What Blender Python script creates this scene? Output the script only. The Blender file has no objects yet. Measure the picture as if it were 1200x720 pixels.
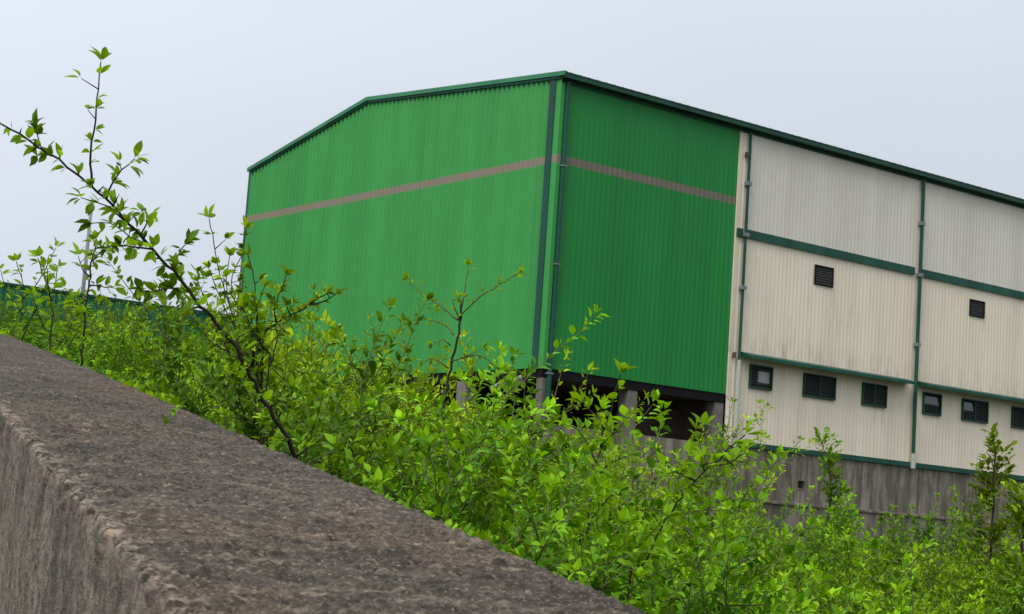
import bpy, math, random
import numpy as np
from mathutils import Vector, Matrix
random.seed(7); RNG = np.random.default_rng(7)
scene = bpy.context.scene
COL = scene.collection

# ------------------------------------------------------------------ camera
FPX, PITCH, ROLL = 2060.11, .1285, .0688        # focal length in pixels of a 1200 px wide frame
EZ = 1.65                                       # eye height above the road
def ray(x, y):
    cr, sr = math.cos(ROLL), math.sin(ROLL)
    dx, dy = x - 600, y - 360
    u, v = dx*cr + dy*sr, -dx*sr + dy*cr
    c, s = math.cos(PITCH), math.sin(PITCH)
    return Vector((u/FPX, c + v/FPX*s, s - v/FPX*c))
def at(x, y, Y):                                # the place seen at a picture point, Y metres ahead
    r = ray(x, y); return r*(Y/r.y) + Vector((0, 0, EZ))
cd = bpy.data.cameras.new('camera'); cam = bpy.data.objects.new('camera', cd); COL.objects.link(cam)
fw = ray(600, 360).normalized(); rt = (ray(601, 360) - ray(600, 360)).normalized(); up = rt.cross(fw)
M = Matrix((rt, up, -fw)).transposed().to_4x4(); M.translation = (0, 0, EZ)
cam.matrix_world = M
cd.sensor_width = 36; cd.lens = FPX/1200*36; cd.clip_start = .05; cd.clip_end = 3000
cd.dof.use_dof = True; cd.dof.focus_distance = 5.0; cd.dof.aperture_fstop = 36
scene.camera = cam

# ------------------------------------------------------------------ world, sun, exposure
SUN_EL, SUN_AZ = math.radians(50), math.radians(-146)      # azimuth from +y towards +x
sun_dir = Vector((math.sin(SUN_AZ)*math.cos(SUN_EL), math.cos(SUN_AZ)*math.cos(SUN_EL), math.sin(SUN_EL)))
w = bpy.data.worlds.new('World'); scene.world = w; w.use_nodes = True
nt = w.node_tree; nt.nodes.clear(); N = nt.nodes.new; L = nt.links.new
out = N('ShaderNodeOutputWorld'); bg = N('ShaderNodeBackground'); L(bg.outputs[0], out.inputs[0])
sky = N('ShaderNodeTexSky'); sky.sky_type = 'NISHITA'; sky.sun_disc = False
sky.sun_elevation = SUN_EL; sky.sun_rotation = SUN_AZ; sky.air_density = 1.0; sky.dust_density = 3
bg.inputs[1].default_value = .1
tc = N('ShaderNodeTexCoord'); sx = N('ShaderNodeSeparateXYZ'); L(tc.outputs['Generated'], sx.inputs[0])
def mth(op, a, b=None):
    n = N('ShaderNodeMath'); n.operation = op
    for i, v in enumerate((a, b)):
        if v is None: continue
        if isinstance(v, (int, float)): n.inputs[i].default_value = v
        else: L(v, n.inputs[i])
    return n.outputs[0]
zpos = mth('MAXIMUM', sx.outputs[2], 0.0)
dp = N('ShaderNodeVectorMath'); dp.operation = 'DOT_PRODUCT'; L(tc.outputs['Generated'], dp.inputs[0]); dp.inputs[1].default_value = (-.65, .55, .53)   # the brighter patch of cloud, up on the left
glow = mth('MULTIPLY', mth('POWER', mth('MAXIMUM', dp.outputs['Value'], 0.0), 6.0), .34)
cl = N('ShaderNodeTexNoise'); cl.inputs['Scale'].default_value = 2.2; cl.inputs['Detail'].default_value = 3
mp = N('ShaderNodeMapping'); mp.inputs['Scale'].default_value = (1, 1, 2.5); L(tc.outputs['Generated'], mp.inputs[0]); L(mp.outputs[0], cl.inputs[0])
cloud = mth('MULTIPLY', mth('SUBTRACT', cl.outputs[0], .5), .10)
lum = mth('ADD', mth('ADD', mth('ADD', mth('MULTIPLY', mth('MULTIPLY', zpos, zpos), 1.15), .455), glow), cloud)
ov = N('ShaderNodeMix'); ov.data_type = 'RGBA'; ov.blend_type = 'MIX'
ov.inputs['Factor'].default_value = 1
vm = N('ShaderNodeVectorMath'); vm.operation = 'SCALE'; vm.inputs[0].default_value = (9.3, 10.0, 11.1); L(lum, vm.inputs['Scale'])
mx = N('ShaderNodeMix'); mx.data_type = 'RGBA'; mx.inputs['Factor'].default_value = .9
L(sky.outputs[0], mx.inputs['A']); L(vm.outputs[0], mx.inputs['B']); L(mx.outputs['Result'], bg.inputs[0])
sd = bpy.data.lights.new('sun', 'SUN'); sd.energy = 1.5; sd.angle = math.radians(28); sd.color = (1, .95, .87)
sun = bpy.data.objects.new('sun', sd); COL.objects.link(sun); sun.rotation_euler = sun_dir.to_track_quat('Z', 'Y').to_euler()
vs = scene.view_settings; vs.view_transform = 'Standard'; vs.look = 'None'; vs.exposure = .48; vs.gamma = 1
cy = scene.cycles; cy.max_bounces = 8; cy.diffuse_bounces = 4; cy.glossy_bounces = 3; cy.transmission_bounces = 4; cy.transparent_max_bounces = 8

# ------------------------------------------------------------------ helpers: objects
def link(o, parent=None):
    COL.objects.link(o)
    if parent is not None: o.parent = parent
    return o
def thing(name, label, cat, loc=(0, 0, 0), rz=0, group=None, scale=1):
    o = bpy.data.objects.new(name, None); o.location = loc; o.rotation_euler = (0, 0, rz); o.scale = (scale,)*3
    o['label'] = label; o['category'] = cat
    if group: o['group'] = group
    return link(o)
def np_mesh(name, V, F, mat=None, smooth=False, attr=None):
    """V (n,3), F list of face arrays (m,k)"""
    me = bpy.data.meshes.new(name); V = np.asarray(V, dtype=np.float32)
    Fs = F if isinstance(F, list) else [F]
    Fs = [np.asarray(f, dtype=np.int32) for f in Fs if len(f)]
    me.vertices.add(len(V)); me.vertices.foreach_set('co', V.ravel())
    nl = sum(f.size for f in Fs); npoly = sum(len(f) for f in Fs)
    me.loops.add(nl); me.polygons.add(npoly)
    me.loops.foreach_set('vertex_index', np.concatenate([f.ravel() for f in Fs]))
    tot = np.concatenate([np.full(len(f), f.shape[1], np.int32) for f in Fs])
    st = np.concatenate([[0], np.cumsum(tot)[:-1]]).astype(np.int32)
    me.polygons.foreach_set('loop_start', st)
    if smooth: me.polygons.foreach_set('use_smooth', np.ones(npoly, bool))
    if attr is not None:
        a = me.attributes.new('youth', 'FLOAT', 'POINT'); a.data.foreach_set('value', np.asarray(attr, np.float32))
    me.update(calc_edges=True); me.validate()
    if mat: me.materials.append(mat)
    return me
def obj(name, me, parent=None, **props):
    o = bpy.data.objects.new(name, me)
    for k, v in props.items(): o[k] = v
    return link(o, parent)
class MB:
    def __init__(s): s.V = []; s.F = []
    def quadbox(s, c8):
        b = len(s.V); s.V += [tuple(p) for p in c8]
        for f in ((0,3,2,1),(4,5,6,7),(0,1,5,4),(1,2,6,5),(2,3,7,6),(3,0,4,7)): s.F.append(tuple(b+i for i in f))
    def box(s, x0, x1, y0, y1, z0, z1):
        s.quadbox([(x0,y0,z0),(x1,y0,z0),(x1,y1,z0),(x0,y1,z0),(x0,y0,z1),(x1,y0,z1),(x1,y1,z1),(x0,y1,z1)])
    def tube(s, pts, r, n=8, cap=True):
        pts = [Vector(p) for p in pts]; rr = r if isinstance(r, (list, tuple)) else [r]*len(pts)
        b = len(s.V); u = None
        for i, p in enumerate(pts):
            t = (pts[min(i+1, len(pts)-1)] - pts[max(i-1, 0)]).normalized()
            if u is None: u = t.orthogonal().normalized()
            u = (u - t*u.dot(t)).normalized(); v = t.cross(u)
            for k in range(n):
                a = 2*math.pi*k/n; s.V.append(tuple(p + (u*math.cos(a) + v*math.sin(a))*rr[i]))
        for i in range(len(pts)-1):
            for k in range(n):
                k2 = (k+1) % n; s.F.append((b+i*n+k, b+i*n+k2, b+(i+1)*n+k2, b+(i+1)*n+k))
        if cap:
            s.F.append(tuple(b+k for k in reversed(range(n)))); e = b+(len(pts)-1)*n; s.F.append(tuple(e+k for k in range(n)))
    def mesh(s, name, mat, bevel=0, smooth=False):
        me = bpy.data.meshes.new(name); me.from_pydata(s.V, [], s.F); me.update()
        if bevel:
            import bmesh
            bm = bmesh.new(); bm.from_mesh(me)
            bmesh.ops.bevel(bm, geom=bm.edges[:], offset=bevel, segments=2, affect='EDGES', profile=.5)
            bm.to_mesh(me); bm.free()
        if smooth:
            for p in me.polygons: p.use_smooth = True
        me.materials.append(mat); return me
    def build(s, name, mat, parent=None, bevel=0, smooth=False, **props):
        return obj(name, s.mesh(name, mat, bevel, smooth), parent, **props)

# ------------------------------------------------------------------ helpers: materials
class MT:
    def __init__(s, name, rough=.6, spec=.5):
        s.m = bpy.data.materials.new(name); s.m.use_nodes = True; s.t = s.m.node_tree
        s.b = s.t.nodes['Principled BSDF']; s.b.inputs['Roughness'].default_value = rough
        s.b.inputs['Specular IOR Level'].default_value = spec; s.tc = s.t.nodes.new('ShaderNodeTexCoord')
    def n(s, t, **kw):
        n = s.t.nodes.new('ShaderNode'+t)
        for k, v in kw.items(): setattr(n, k, v)
        return n
    def l(s, a, b): s.t.links.new(a, b)
    def noise(s, scale, detail=4, rough=.6, map=(1, 1, 1), dist=0, loc=(0, 0, 0)):
        m = s.n('Mapping'); m.inputs['Scale'].default_value = map; m.inputs['Location'].default_value = loc; s.l(s.tc.outputs['Object'], m.inputs[0])
        n = s.n('TexNoise'); n.inputs['Scale'].default_value = scale; n.inputs['Detail'].default_value = detail
        n.inputs['Roughness'].default_value = rough; n.inputs['Distortion'].default_value = dist; s.l(m.outputs[0], n.inputs[0]); return n.outputs[0]
    def ramp(s, f, stops):
        r = s.n('ValToRGB'); e = r.color_ramp.elements
        while len(e) < len(stops): e.new(.5)
        for el, (p, c) in zip(e, stops):
            el.position = p; el.color = (*c, 1) if isinstance(c, tuple) else (c, c, c, 1)
        s.l(f, r.inputs[0]); return r.outputs[0]
    def mix(s, f, a, b, blend='MIX'):
        m = s.n('Mix', data_type='RGBA', blend_type=blend)
        for k, v in (('Factor', f), ('A', a), ('B', b)):
            if isinstance(v, (int, float)): m.inputs[k].default_value = v
            elif isinstance(v, tuple): m.inputs[k].default_value = (*v, 1)
            else: s.l(v, m.inputs[k])
        return m.outputs['Result']
    def math(s, op, a, b=0.0):
        m = s.n('Math', operation=op)
        for i, v in enumerate((a, b)):
            if isinstance(v, (int, float)): m.inputs[i].default_value = v
            else: s.l(v, m.inputs[i])
        return m.outputs[0]
    def sep(s):
        x = s.n('SeparateXYZ'); s.l(s.tc.outputs['Object'], x.inputs[0]); return x.outputs
    def color(s, c):
        if isinstance(c, tuple): s.b.inputs['Base Color'].default_value = (*c, 1)
        else: s.l(c, s.b.inputs['Base Color'])
        return s
    def bump(s, h, strength=.5, dist=.01):
        b = s.n('Bump'); b.inputs['Strength'].default_value = strength; b.inputs['Distance'].default_value = dist
        s.l(h, b.inputs['Height']); s.l(b.outputs[0], s.b.inputs['Normal']); return s

def paint_metal(name, c, stripe=None, dirt=.25, rust=0, rough=.5):
    m = MT(name, rough, .25)
    v = m.noise(.9, 4, .6, (1, 1, .25)); st = m.noise(7, 3, .6, (1, 1, .05))
    sh = m.noise(1.1, 2, .5, (1, 1, .02), loc=(4, 7, 1))          # sheet to sheet differences
    f = m.math('ADD', m.math('ADD', m.math('MULTIPLY', v, .45), m.math('MULTIPLY', st, .15)), m.math('MULTIPLY', sh, .4))
    lo = tuple(x*(1-dirt) for x in c); hi = tuple(min(1, x*(1+dirt*.6)) for x in c)
    col = m.ramp(f, [(.40, lo), (.60, hi)])
    if stripe:                                   # the painted brown band, between two heights of the local frame
        z = m.sep()[2]
        f1 = m.math('MULTIPLY', m.math('GREATER_THAN', z, 9.69), m.math('LESS_THAN', z, 9.91))
        col = m.mix(f1, col, stripe)
    if rust:
        r = m.noise(2.6, 6, .7, (1, 1, .22), loc=(3, 1, 2)); r2 = m.noise(9, 3, .7, (1, 1, .08), loc=(9, 3, 1))
        rf = m.math('MULTIPLY', m.ramp(r, [(.52, 0.), (.74, 1.)]), m.ramp(r2, [(.40, .1), (.7, 1.)]))
        col = m.mix(m.math('MULTIPLY', rf, rust), col, (.36, .22, .11))
    if rust > .5:                                # rain-washed grime along the lower edge of the middle panels
        z = m.sep()[2]; zr = m.n('MapRange'); m.l(z, zr.inputs[0]); zr.inputs[1].default_value = 6.3; zr.inputs[2].default_value = 5.5
        zg = m.math('MULTIPLY', zr.outputs[0], m.math('GREATER_THAN', z, 5.5))
        gn = m.ramp(m.noise(3.2, 5, .7, (1, 1, .35), loc=(6, 5, 4)), [(.42, 0.), (.66, 1.)])
        col = m.mix(m.math('MULTIPLY', m.math('MULTIPLY', zg, gn), .6), col, (.40, .29, .18))
    m.color(col); m.bump(m.noise(3, 3), .12, .02)
    return m.m
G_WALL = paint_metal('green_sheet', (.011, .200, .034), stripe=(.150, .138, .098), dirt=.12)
G_GABLE = paint_metal('lit_green_sheet', (.043, .285, .064), stripe=(.215, .188, .138), dirt=.13)  # same green paint; the gable's brighter light is put into sheet and stripe colours
G_DARK = paint_metal('dark_green_trim', (.008, .072, .046), dirt=.3)
G_EAVE = paint_metal('eave_green', (.010, .060, .036), dirt=.3)
G_VERGE = paint_metal('verge_green', (.03, .19, .085), dirt=.2)
G_FENCE = paint_metal('fence_green', (.010, .13, .06), dirt=.3)
CREAM = paint_metal('cream_sheet', (.76, .665, .515), dirt=.08, rust=.6, rough=.55)
CREAM_UP = paint_metal('upper_cream_sheet', (.645, .60, .515), dirt=.09, rust=.2, rough=.55)
ROOFM = paint_metal('roof_sheet_grey', (.05, .09, .075), dirt=.3)
PVC = paint_metal('pale_pipe', (.42, .43, .40), dirt=.2)
STEEL = paint_metal('galvanised_steel', (.20, .20, .22), dirt=.2)
def flat(name, c, rough=.6, spec=.5):
    m = MT(name, rough, spec); m.color(m.ramp(m.noise(14, 3), [(.3, tuple(x*.8 for x in c)), (.7, c)])); return m.m
LOUVRE = flat('louvre_glass', (.055, .062, .058), .25)
PANE = flat('window_glass', (.03, .035, .04), .06, .9)
BLACK = flat('dark_interior', (.012, .012, .012), .9, .1)  # near black: the shade of unlit interiors put into the colour
def concrete(name, c, streak=.5, moss=.0):
    m = MT(name, .92, .25)
    a = m.noise(1.3, 6, .65); b = m.noise(3.6, 6, .72, (1, 1, .13)); s2 = m.noise(.9, 5, .75, (1, 1, .5), loc=(5, 2, 7)); g = m.noise(60, 3, .7)
    dk = tuple(x*.45 for x in c)
    col = m.mix(m.ramp(a, [(.35, 0.), (.68, 1.)]), tuple(x*.72 for x in c), tuple(min(1, x*1.18) for x in c))
    col = m.mix(m.math('MULTIPLY', m.ramp(b, [(.44, 1.), (.56, 0.)]), streak), col, dk)
    col = m.mix(m.math('MULTIPLY', m.ramp(s2, [(.55, 0.), (.75, 1.)]), streak*.6), col, tuple(min(1, x*1.7) for x in c))
    if moss: col = m.mix(m.math('MULTIPLY', m.ramp(m.noise(.8, 5, .7, loc=(2, 8, 1)), [(.48, 0.), (.66, 1.)]), moss), col, (.06, .07, .025))
    col = m.mix(.35, col, m.ramp(g, [(.3, .25), (.7, 1.)]), 'MULTIPLY')
    m.color(col); m.bump(m.math('ADD', m.math('MULTIPLY', a, .6), m.math('MULTIPLY', g, .35)), .5, .03)
    return m.m
CONC = concrete('retaining_concrete', (.285, .245, .195), 1.0, .3)
CONC_COL = concrete('column_concrete', (.20, .178, .16), .3)
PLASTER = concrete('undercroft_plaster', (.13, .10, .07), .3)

def parapet_mat():
    m = MT('weathered_parapet_concrete', .93, .25)
    big = m.noise(3.2, 5, .65, loc=(1, 4, 2)); mid = m.noise(66, 5, .72, (.5, 1, 1), loc=(4, 0, 3)); fine = m.noise(150, 3, .75); grit = m.noise(300, 3, .7)
    vo = m.n('TexVoronoi'); vo.inputs['Scale'].default_value = 130; vo.inputs['Randomness'].default_value = 1; m.l(m.tc.outputs['Object'], vo.inputs[0])
    at_ = m.n('Attribute'); at_.attribute_name = 'youth'          # worn arris: cement skin gone, pale stone showing
    spots = m.ramp(vo.outputs['Distance'], [(.12, 1.), (.36, 0.)])
    vs_ = m.n('SeparateColor'); m.l(vo.outputs['Color'], vs_.inputs[0])
    g = m.n('NewGeometry'); sx = m.n('SeparateXYZ'); m.l(g.outputs['True Normal'], sx.inputs[0])
    p_ = m.n('Attribute'); p_.attribute_name = 'topside'; top = p_.outputs['Fac']     # the weathered top is grimier than the cast side
    warm = m.noise(1.9, 4, .6, loc=(8, 3, 5))
    mid2 = m.noise(34, 4, .62, (.5, 1, 1), loc=(1, 9, 4), dist=.4)
    c1 = m.ramp(mid, [(.34, (.022, .019, .016)), (.47, (.056, .048, .040)), (.56, (.078, .067, .055)), (.68, (.21, .185, .155))])
    c1 = m.mix(m.ramp(mid2, [(.36, .7), (.50, 0.)]), c1, (.027, .024, .021))
    c1 = m.mix(m.ramp(mid2, [(.54, 0.), (.70, .55)]), c1, (.155, .132, .108))
    c1 = m.mix(m.ramp(warm, [(.50, 0.), (.70, .45)]), c1, m.mix(1., c1, (1.35, 1.10, .84), 'MULTIPLY'))
    c1 = m.mix(.8, c1, m.ramp(big, [(.36, .52), (.64, 1.15)]), 'MULTIPLY')
    c1 = m.mix(.6, c1, m.ramp(fine, [(.34, .25), (.62, 1.25)]), 'MULTIPLY')
    c1 = m.mix(m.ramp(m.noise(165, 2, .6, loc=(3, 3, 9)), [(.58, 0.), (.66, .5)]), c1, (.20, .182, .160))
    sp = m.math('MULTIPLY', spots, m.ramp(vs_.outputs[0], [(.93, 0.), (.96, .7)]))
    sp2 = m.math('MULTIPLY', m.math('MULTIPLY', m.ramp(mid, [(.47, 0.), (.60, 1.)]), at_.outputs['Fac']), .8)
    c1 = m.mix(m.math('MAXIMUM', sp, sp2), c1, (.25, .222, .19)); c1 = m.mix(1., c1, (1.22, 1.10, .95), 'MULTIPLY')
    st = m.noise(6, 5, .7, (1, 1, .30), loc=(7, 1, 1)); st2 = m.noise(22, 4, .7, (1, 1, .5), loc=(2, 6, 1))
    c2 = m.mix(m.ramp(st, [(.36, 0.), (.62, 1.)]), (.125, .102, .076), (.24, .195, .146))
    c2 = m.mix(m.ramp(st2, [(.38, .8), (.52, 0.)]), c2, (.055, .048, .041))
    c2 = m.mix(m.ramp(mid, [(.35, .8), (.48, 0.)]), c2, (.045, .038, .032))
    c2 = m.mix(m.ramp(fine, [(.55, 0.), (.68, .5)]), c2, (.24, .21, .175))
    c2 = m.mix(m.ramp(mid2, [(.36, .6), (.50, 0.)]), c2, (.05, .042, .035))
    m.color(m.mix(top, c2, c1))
    h = m.math('ADD', m.math('ADD', m.math('MULTIPLY', fine, .6), m.math('MULTIPLY', grit, .4)), m.math('MULTIPLY', mid, .3))
    m.bump(h, 1.0, .005); return m.m
MT.n_out = lambda s, v: v.outputs['Distance']
PARAPET = parapet_mat()

def leaf_mat(name, old, young, trans=.27, attr=True, rnd=.35):
    m = MT(name, .55, .10)
    g = m.n('NewGeometry'); oi = m.n('ObjectInfo')
    r = m.math('ADD', m.math('MULTIPLY', g.outputs['Random Per Island'], .7), m.math('MULTIPLY', oi.outputs['Random'], .3))
    if attr:
        a = m.n('Attribute'); a.attribute_name = 'youth'
        f = m.math('ADD', m.math('MULTIPLY', a.outputs['Fac'], 1-rnd), m.math('MULTIPLY', r, rnd))
    else: f = m.math('ADD', m.math('MULTIPLY', oi.outputs['Random'], .7), .15)
    mid = tuple((x*y)**.5 for x, y in zip(old, young))
    col = m.ramp(f, [(.05, old), (.5, mid), (.95, young)])
    hs = m.n('HueSaturation'); m.l(col, hs.inputs['Color']); m.l(m.math('ADD', m.math('MULTIPLY', oi.outputs['Random'], .030), .477), hs.inputs['Hue'])
    wn = m.n('TexWhiteNoise', noise_dimensions='1D'); m.l(oi.outputs['Random'], wn.inputs['W'])
    m.l(m.math('ADD', m.math('MULTIPLY', wn.outputs['Value'], .62 if attr else .35), .58 if attr else .80), hs.inputs['Value'])
    col = hs.outputs[0]; m.color(col)
    tr = m.n('BsdfTranslucent'); tcx = m.mix(1.0, col, (1.35, 1.2, .55), 'MULTIPLY'); m.l(tcx, tr.inputs[0])
    ms = m.n('MixShader'); ms.inputs[0].default_value = trans
    m.l(m.b.outputs[0], ms.inputs[1]); m.l(tr.outputs[0], ms.inputs[2])
    o = m.t.nodes['Material Output']; m.l(ms.outputs[0], o.inputs[0]); return m.m
LEAF = leaf_mat('shrub_leaf', (.016, .068, .003), (.30, .57, .009))
LEAF_Y = leaf_mat('light_shrub_leaf', (.034, .115, .004), (.36, .56, .009))
LEAF_D = leaf_mat('broad_weed_leaf', (.018, .085, .005), (.17, .42, .012))
LEAF_H = leaf_mat('sapling_leaf', (.075, .20, .006), (.27, .49, .012), .55, attr=False)
BARK = flat('dark_bark', (.030, .022, .017), .85, .2)
STEMG = flat('green_stem', (.10, .10, .035), .7, .3)
SOIL = MT('soil', .95, .1); SOIL.color(SOIL.mix(SOIL.ramp(SOIL.noise(.8, 5), [(.4, 0.), (.6, 1.)]), (.045, .038, .022), (.035, .062, .016))); SOIL.bump(SOIL.noise(5, 5), .8, .1); SOIL = SOIL.m
ASPH = MT('asphalt', .9, .3); ASPH.color(ASPH.ramp(ASPH.noise(80, 4), [(.35, .035), (.7, .075)])); ASPH.bump(ASPH.noise(120, 3), .6, .01); ASPH = ASPH.m

# ------------------------------------------------------------------ the parapet's frame of reference
dW = ray(-132, 329).normalized(); hW = Vector((dW.y, -dW.x, 0)).normalized(); nW = hW.cross(dW)
KW = .22; B0, B1 = 1.025*KW, 3.06*KW                 # near and far arris, metres to the right of the eye
def sag(a): return np.where(a > 4, -.0003*(np.maximum(a, 4)-4)**2, 0)
def wall_pt(a, b, dz=0):                              # point on the parapet top
    p = dW*a + hW*b - nW*KW; return Vector((p.x, p.y, p.z + EZ + float(sag(a)) + dz))

# terrain heights as a function of bearing (px = 600 + bearing*2060) and distance ahead
HX = lambda px: 626 + .0688*(px-600)
TOPX = [-400, 0, 100, 230, 300, 400, 450, 550, 590, 640, 700, 760, 850, 950, 1100, 1200, 1600]
TOPY = [300, 316, 350, 368, 394, 446, 462, 474, 506, 584, 604, 602, 606, 630, 652, 632, 650]
BOTX = [-400, 0, 200, 400, 600, 800, 1600]; BOTY = [440, 440, 490, 580, 655, 725, 735]
def Tsurf(x, y):
    """eye-relative height of the thicket's top at (x, y)"""
    y = np.maximum(y, 2.0); px = 600 + x/y*2060
    yt, yb = np.interp(px, TOPX, TOPY), np.interp(px, BOTX, BOTY)
    f = (10-y)/4.5
    ypx = np.where(f > 0, yt + (yb-yt)*f, yt + 4*(y-10))
    return (HX(px)-ypx)*np.minimum(y, 16)/2060
SC = 1.3                                             # size of the works building relative to the survey frame
def ground(x, y):
    x = np.asarray(x, float); y = np.asarray(y, float)
    px = 600 + x/np.maximum(y, 2)*2060
    veg = Tsurf(x, np.clip(y, 5.5, 15)) - 1.0
    k = np.clip((y-15)/38, 0, 1); k = k*k*(3-2*k)
    left = np.clip((420-px)/330, 0, 1); left = left*left*(3-2*left)
    far = .42*SC + left*(3.0*SC-.42*SC) + left*np.clip((y-53)*.11, 0, 2.2)
    h = veg*(1-k) + far*k
    # beside the parapet
    hx, hy = hW.x, hW.y; b = x*hx + y*hy; a = (x*dW.x + y*dW.y)/(dW.x**2+dW.y**2)**.5
    wt = a*math.tan(math.asin(dW.z)) - KW - .9
    nb = np.clip((b-B1)/3.0, 0, 1); nb = nb*nb*(3-2*nb)
    lim = np.where(a < 18, np.minimum(h, wt), h)
    h = np.where(b < B1+3.0, lim*(1-nb) + h*nb, h)
    road = np.where(a < 40, wt - .75, h)
    rb = np.clip((B0+.1-b)/.3, 0, 1); ra = np.clip((40-a)/20, 0, 1)
    h = h*(1-rb*ra) + road*rb*ra
    return h + EZ
def g1(x, y): return float(ground(np.array([x]), np.array([y]))[0])
gx = np.unique(np.concatenate([np.linspace(-900, -30, 14), np.linspace(-30, -6, 30), np.linspace(-6, 8, 80), np.linspace(8, 40, 36), np.linspace(40, 900, 14)]))
gy = np.unique(np.concatenate([np.linspace(-300, -8, 10), np.linspace(-8, 1, 14), np.linspace(1, 20, 90), np.linspace(20, 110, 50), np.linspace(110, 1600, 14)]))
GX, GY = np.meshgrid(gx, gy, indexing='ij')
ny = len(gy); idx = np.arange(GX.size).reshape(GX.shape)
quads = np.stack([idx[:-1, :-1], idx[1:, :-1], idx[1:, 1:], idx[:-1, 1:]], -1).reshape(-1, 4)
obj('ground', np_mesh('ground', np.stack([GX, GY, ground(GX, GY)], -1).reshape(-1, 3), quads, SOIL, True), kind='structure')
# the road the camera stands on climbs beside the parapet
mb = MB(); aa = np.linspace(-6, 30, 40); V = []; F = []
for a in aa:
    for b in (-7, B0+.05): V.append(tuple(wall_pt(a, b, -1.42)))
F = [(2*i, 2*i+1, 2*i+3, 2*i+2) for i in range(len(aa)-1)]
obj('road', np_mesh('road', np.array(V), np.array(F), ASPH), kind='structure')

# ------------------------------------------------------------------ numpy value noise
def vnoise(P, seed):
    P = np.asarray(P); I = np.floor(P).astype(np.int64); f = P - I; f = f*f*(3-2*f); r = np.zeros(len(P))
    for cx in (0, 1):
        for cyy in (0, 1):
            for cz in (0, 1):
                h = ((I[:, 0]+cx)*73856093) ^ ((I[:, 1]+cyy)*19349663) ^ ((I[:, 2]+cz)*83492791) ^ (seed*2654435)
                h = (h ^ (h >> 13))*1274126177 & 0x7fffffff; h = (h ^ (h >> 16)) & 0xffff
                wgt = (f[:, 0] if cx else 1-f[:, 0])*(f[:, 1] if cyy else 1-f[:, 1])*(f[:, 2] if cz else 1-f[:, 2])
                r += wgt*h/65535.0
    return r - .5
def fbm(P, s, octv=3, seed=1):
    return sum(vnoise(P*s*2**o, seed+o)/2**o for o in range(octv))

# ------------------------------------------------------------------ foreground parapet
def build_parapet():
    A = [-.6, 0, .5, .8]
    while A[-1] < 16: A.append(A[-1] + (.03 if A[-1] < .8 else max(.0027, A[-1]*.0029)))
    A = np.array(A); W = B1-B0
    # cross-section: road side (from the foot up), top, far side
    sec = []                                          # (b, depth below top, outward normal b, outward normal up)
    for v in np.concatenate([np.linspace(1.45, .75, 8)[:-1], np.linspace(.75, .10, 130)[:-1], np.linspace(.10, .012, 30)]): sec.append((B0, v, -1, 0))
    for q in np.linspace(15, 75, 4): sec.append((B0+.012*(1-math.cos(math.radians(q))), .012*(1-math.sin(math.radians(q))), -math.cos(math.radians(q)), math.sin(math.radians(q))))
    for b in np.linspace(B0+.014, B1-.02, 132): sec.append((b, 0, 0, 1))
    for q in np.linspace(10, 80, 4): sec.append((B1-.02+.02*math.sin(math.radians(q)), .02*(1-math.cos(math.radians(q))), math.sin(math.radians(q)), math.cos(math.radians(q))))
    for v in (.03, .08, .2, .5, 1.0, 1.8): sec.append((B1, v, 1, 0))
    sec = np.array(sec); na, ns = len(A), len(sec)
    AA = np.repeat(A, ns); S = np.tile(sec, (na, 1))
    d = np.array(dW); h = np.array(hW); n = np.array(nW); z = np.array([0, 0, 1.])
    P = AA[:, None]*d + S[:, 0:1]*h - KW*n - S[:, 1:2]*z
    P[:, 2] += sag(AA)
    Q = np.stack([AA, S[:, 0], S[:, 1]], 1)
    topf = S[:, 3]; big = fbm(Q, 4, 2, 3)*.0025
    rough = fbm(Q*np.array([1, 1.2, 1]), 92, 3, 9); fineg = fbm(Q, 170, 2, 61)
    pit = np.minimum(0, fbm(Q, 76, 3, 21)+.10)
    flake = np.maximum(0, fbm(Q*np.array([1, 1, 1]), 85, 2, 71)-.12)
    disp = big + np.where(topf > .5, rough*.0036 + fineg*.0036 + pit*.007 + flake*.010, rough*.0022 + fineg*.0025 + pit*.004)
    # chipped near arris
    ed = np.exp(-((S[:, 0]-B0)+S[:, 1])/.028)
    chip = fbm(Q*np.array([1, .6, .6]), 30, 4, 33)
    disp -= ed*(np.maximum(0, chip+.05)*.026 + .001)
    ed2 = np.exp(-((B1-S[:, 0])+S[:, 1])/.03); disp -= np.where(S[:, 0] > (B0+B1)/2, ed2*np.maximum(0, fbm(Q, 16, 3, 44)+.02)*.006, 0)
    # board joint on the road face
    a0 = 2.42; disp -= np.where(topf < .3, .016*np.exp(-((AA-a0-.008*np.sin(S[:, 1]*9))/.011)**2), 0)
    nr = S[:, 2:3]*h + S[:, 3:4]*n
    P = P + nr*disp[:, None] + np.array([0, 0, EZ])
    i = np.arange(na*ns).reshape(na, ns)
    q = np.stack([i[:-1, :-1], i[:-1, 1:], i[1:, 1:], i[1:, :-1]], -1).reshape(-1, 4)
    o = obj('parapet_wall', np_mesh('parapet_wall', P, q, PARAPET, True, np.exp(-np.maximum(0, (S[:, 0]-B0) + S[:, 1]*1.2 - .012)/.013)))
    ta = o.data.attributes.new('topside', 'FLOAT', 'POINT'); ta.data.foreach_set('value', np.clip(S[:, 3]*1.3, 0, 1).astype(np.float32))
    o['label'] = 'weathered grey concrete parapet wall with chipped edge climbing across the near left corner'; o['category'] = 'wall'
build_parapet()

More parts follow.
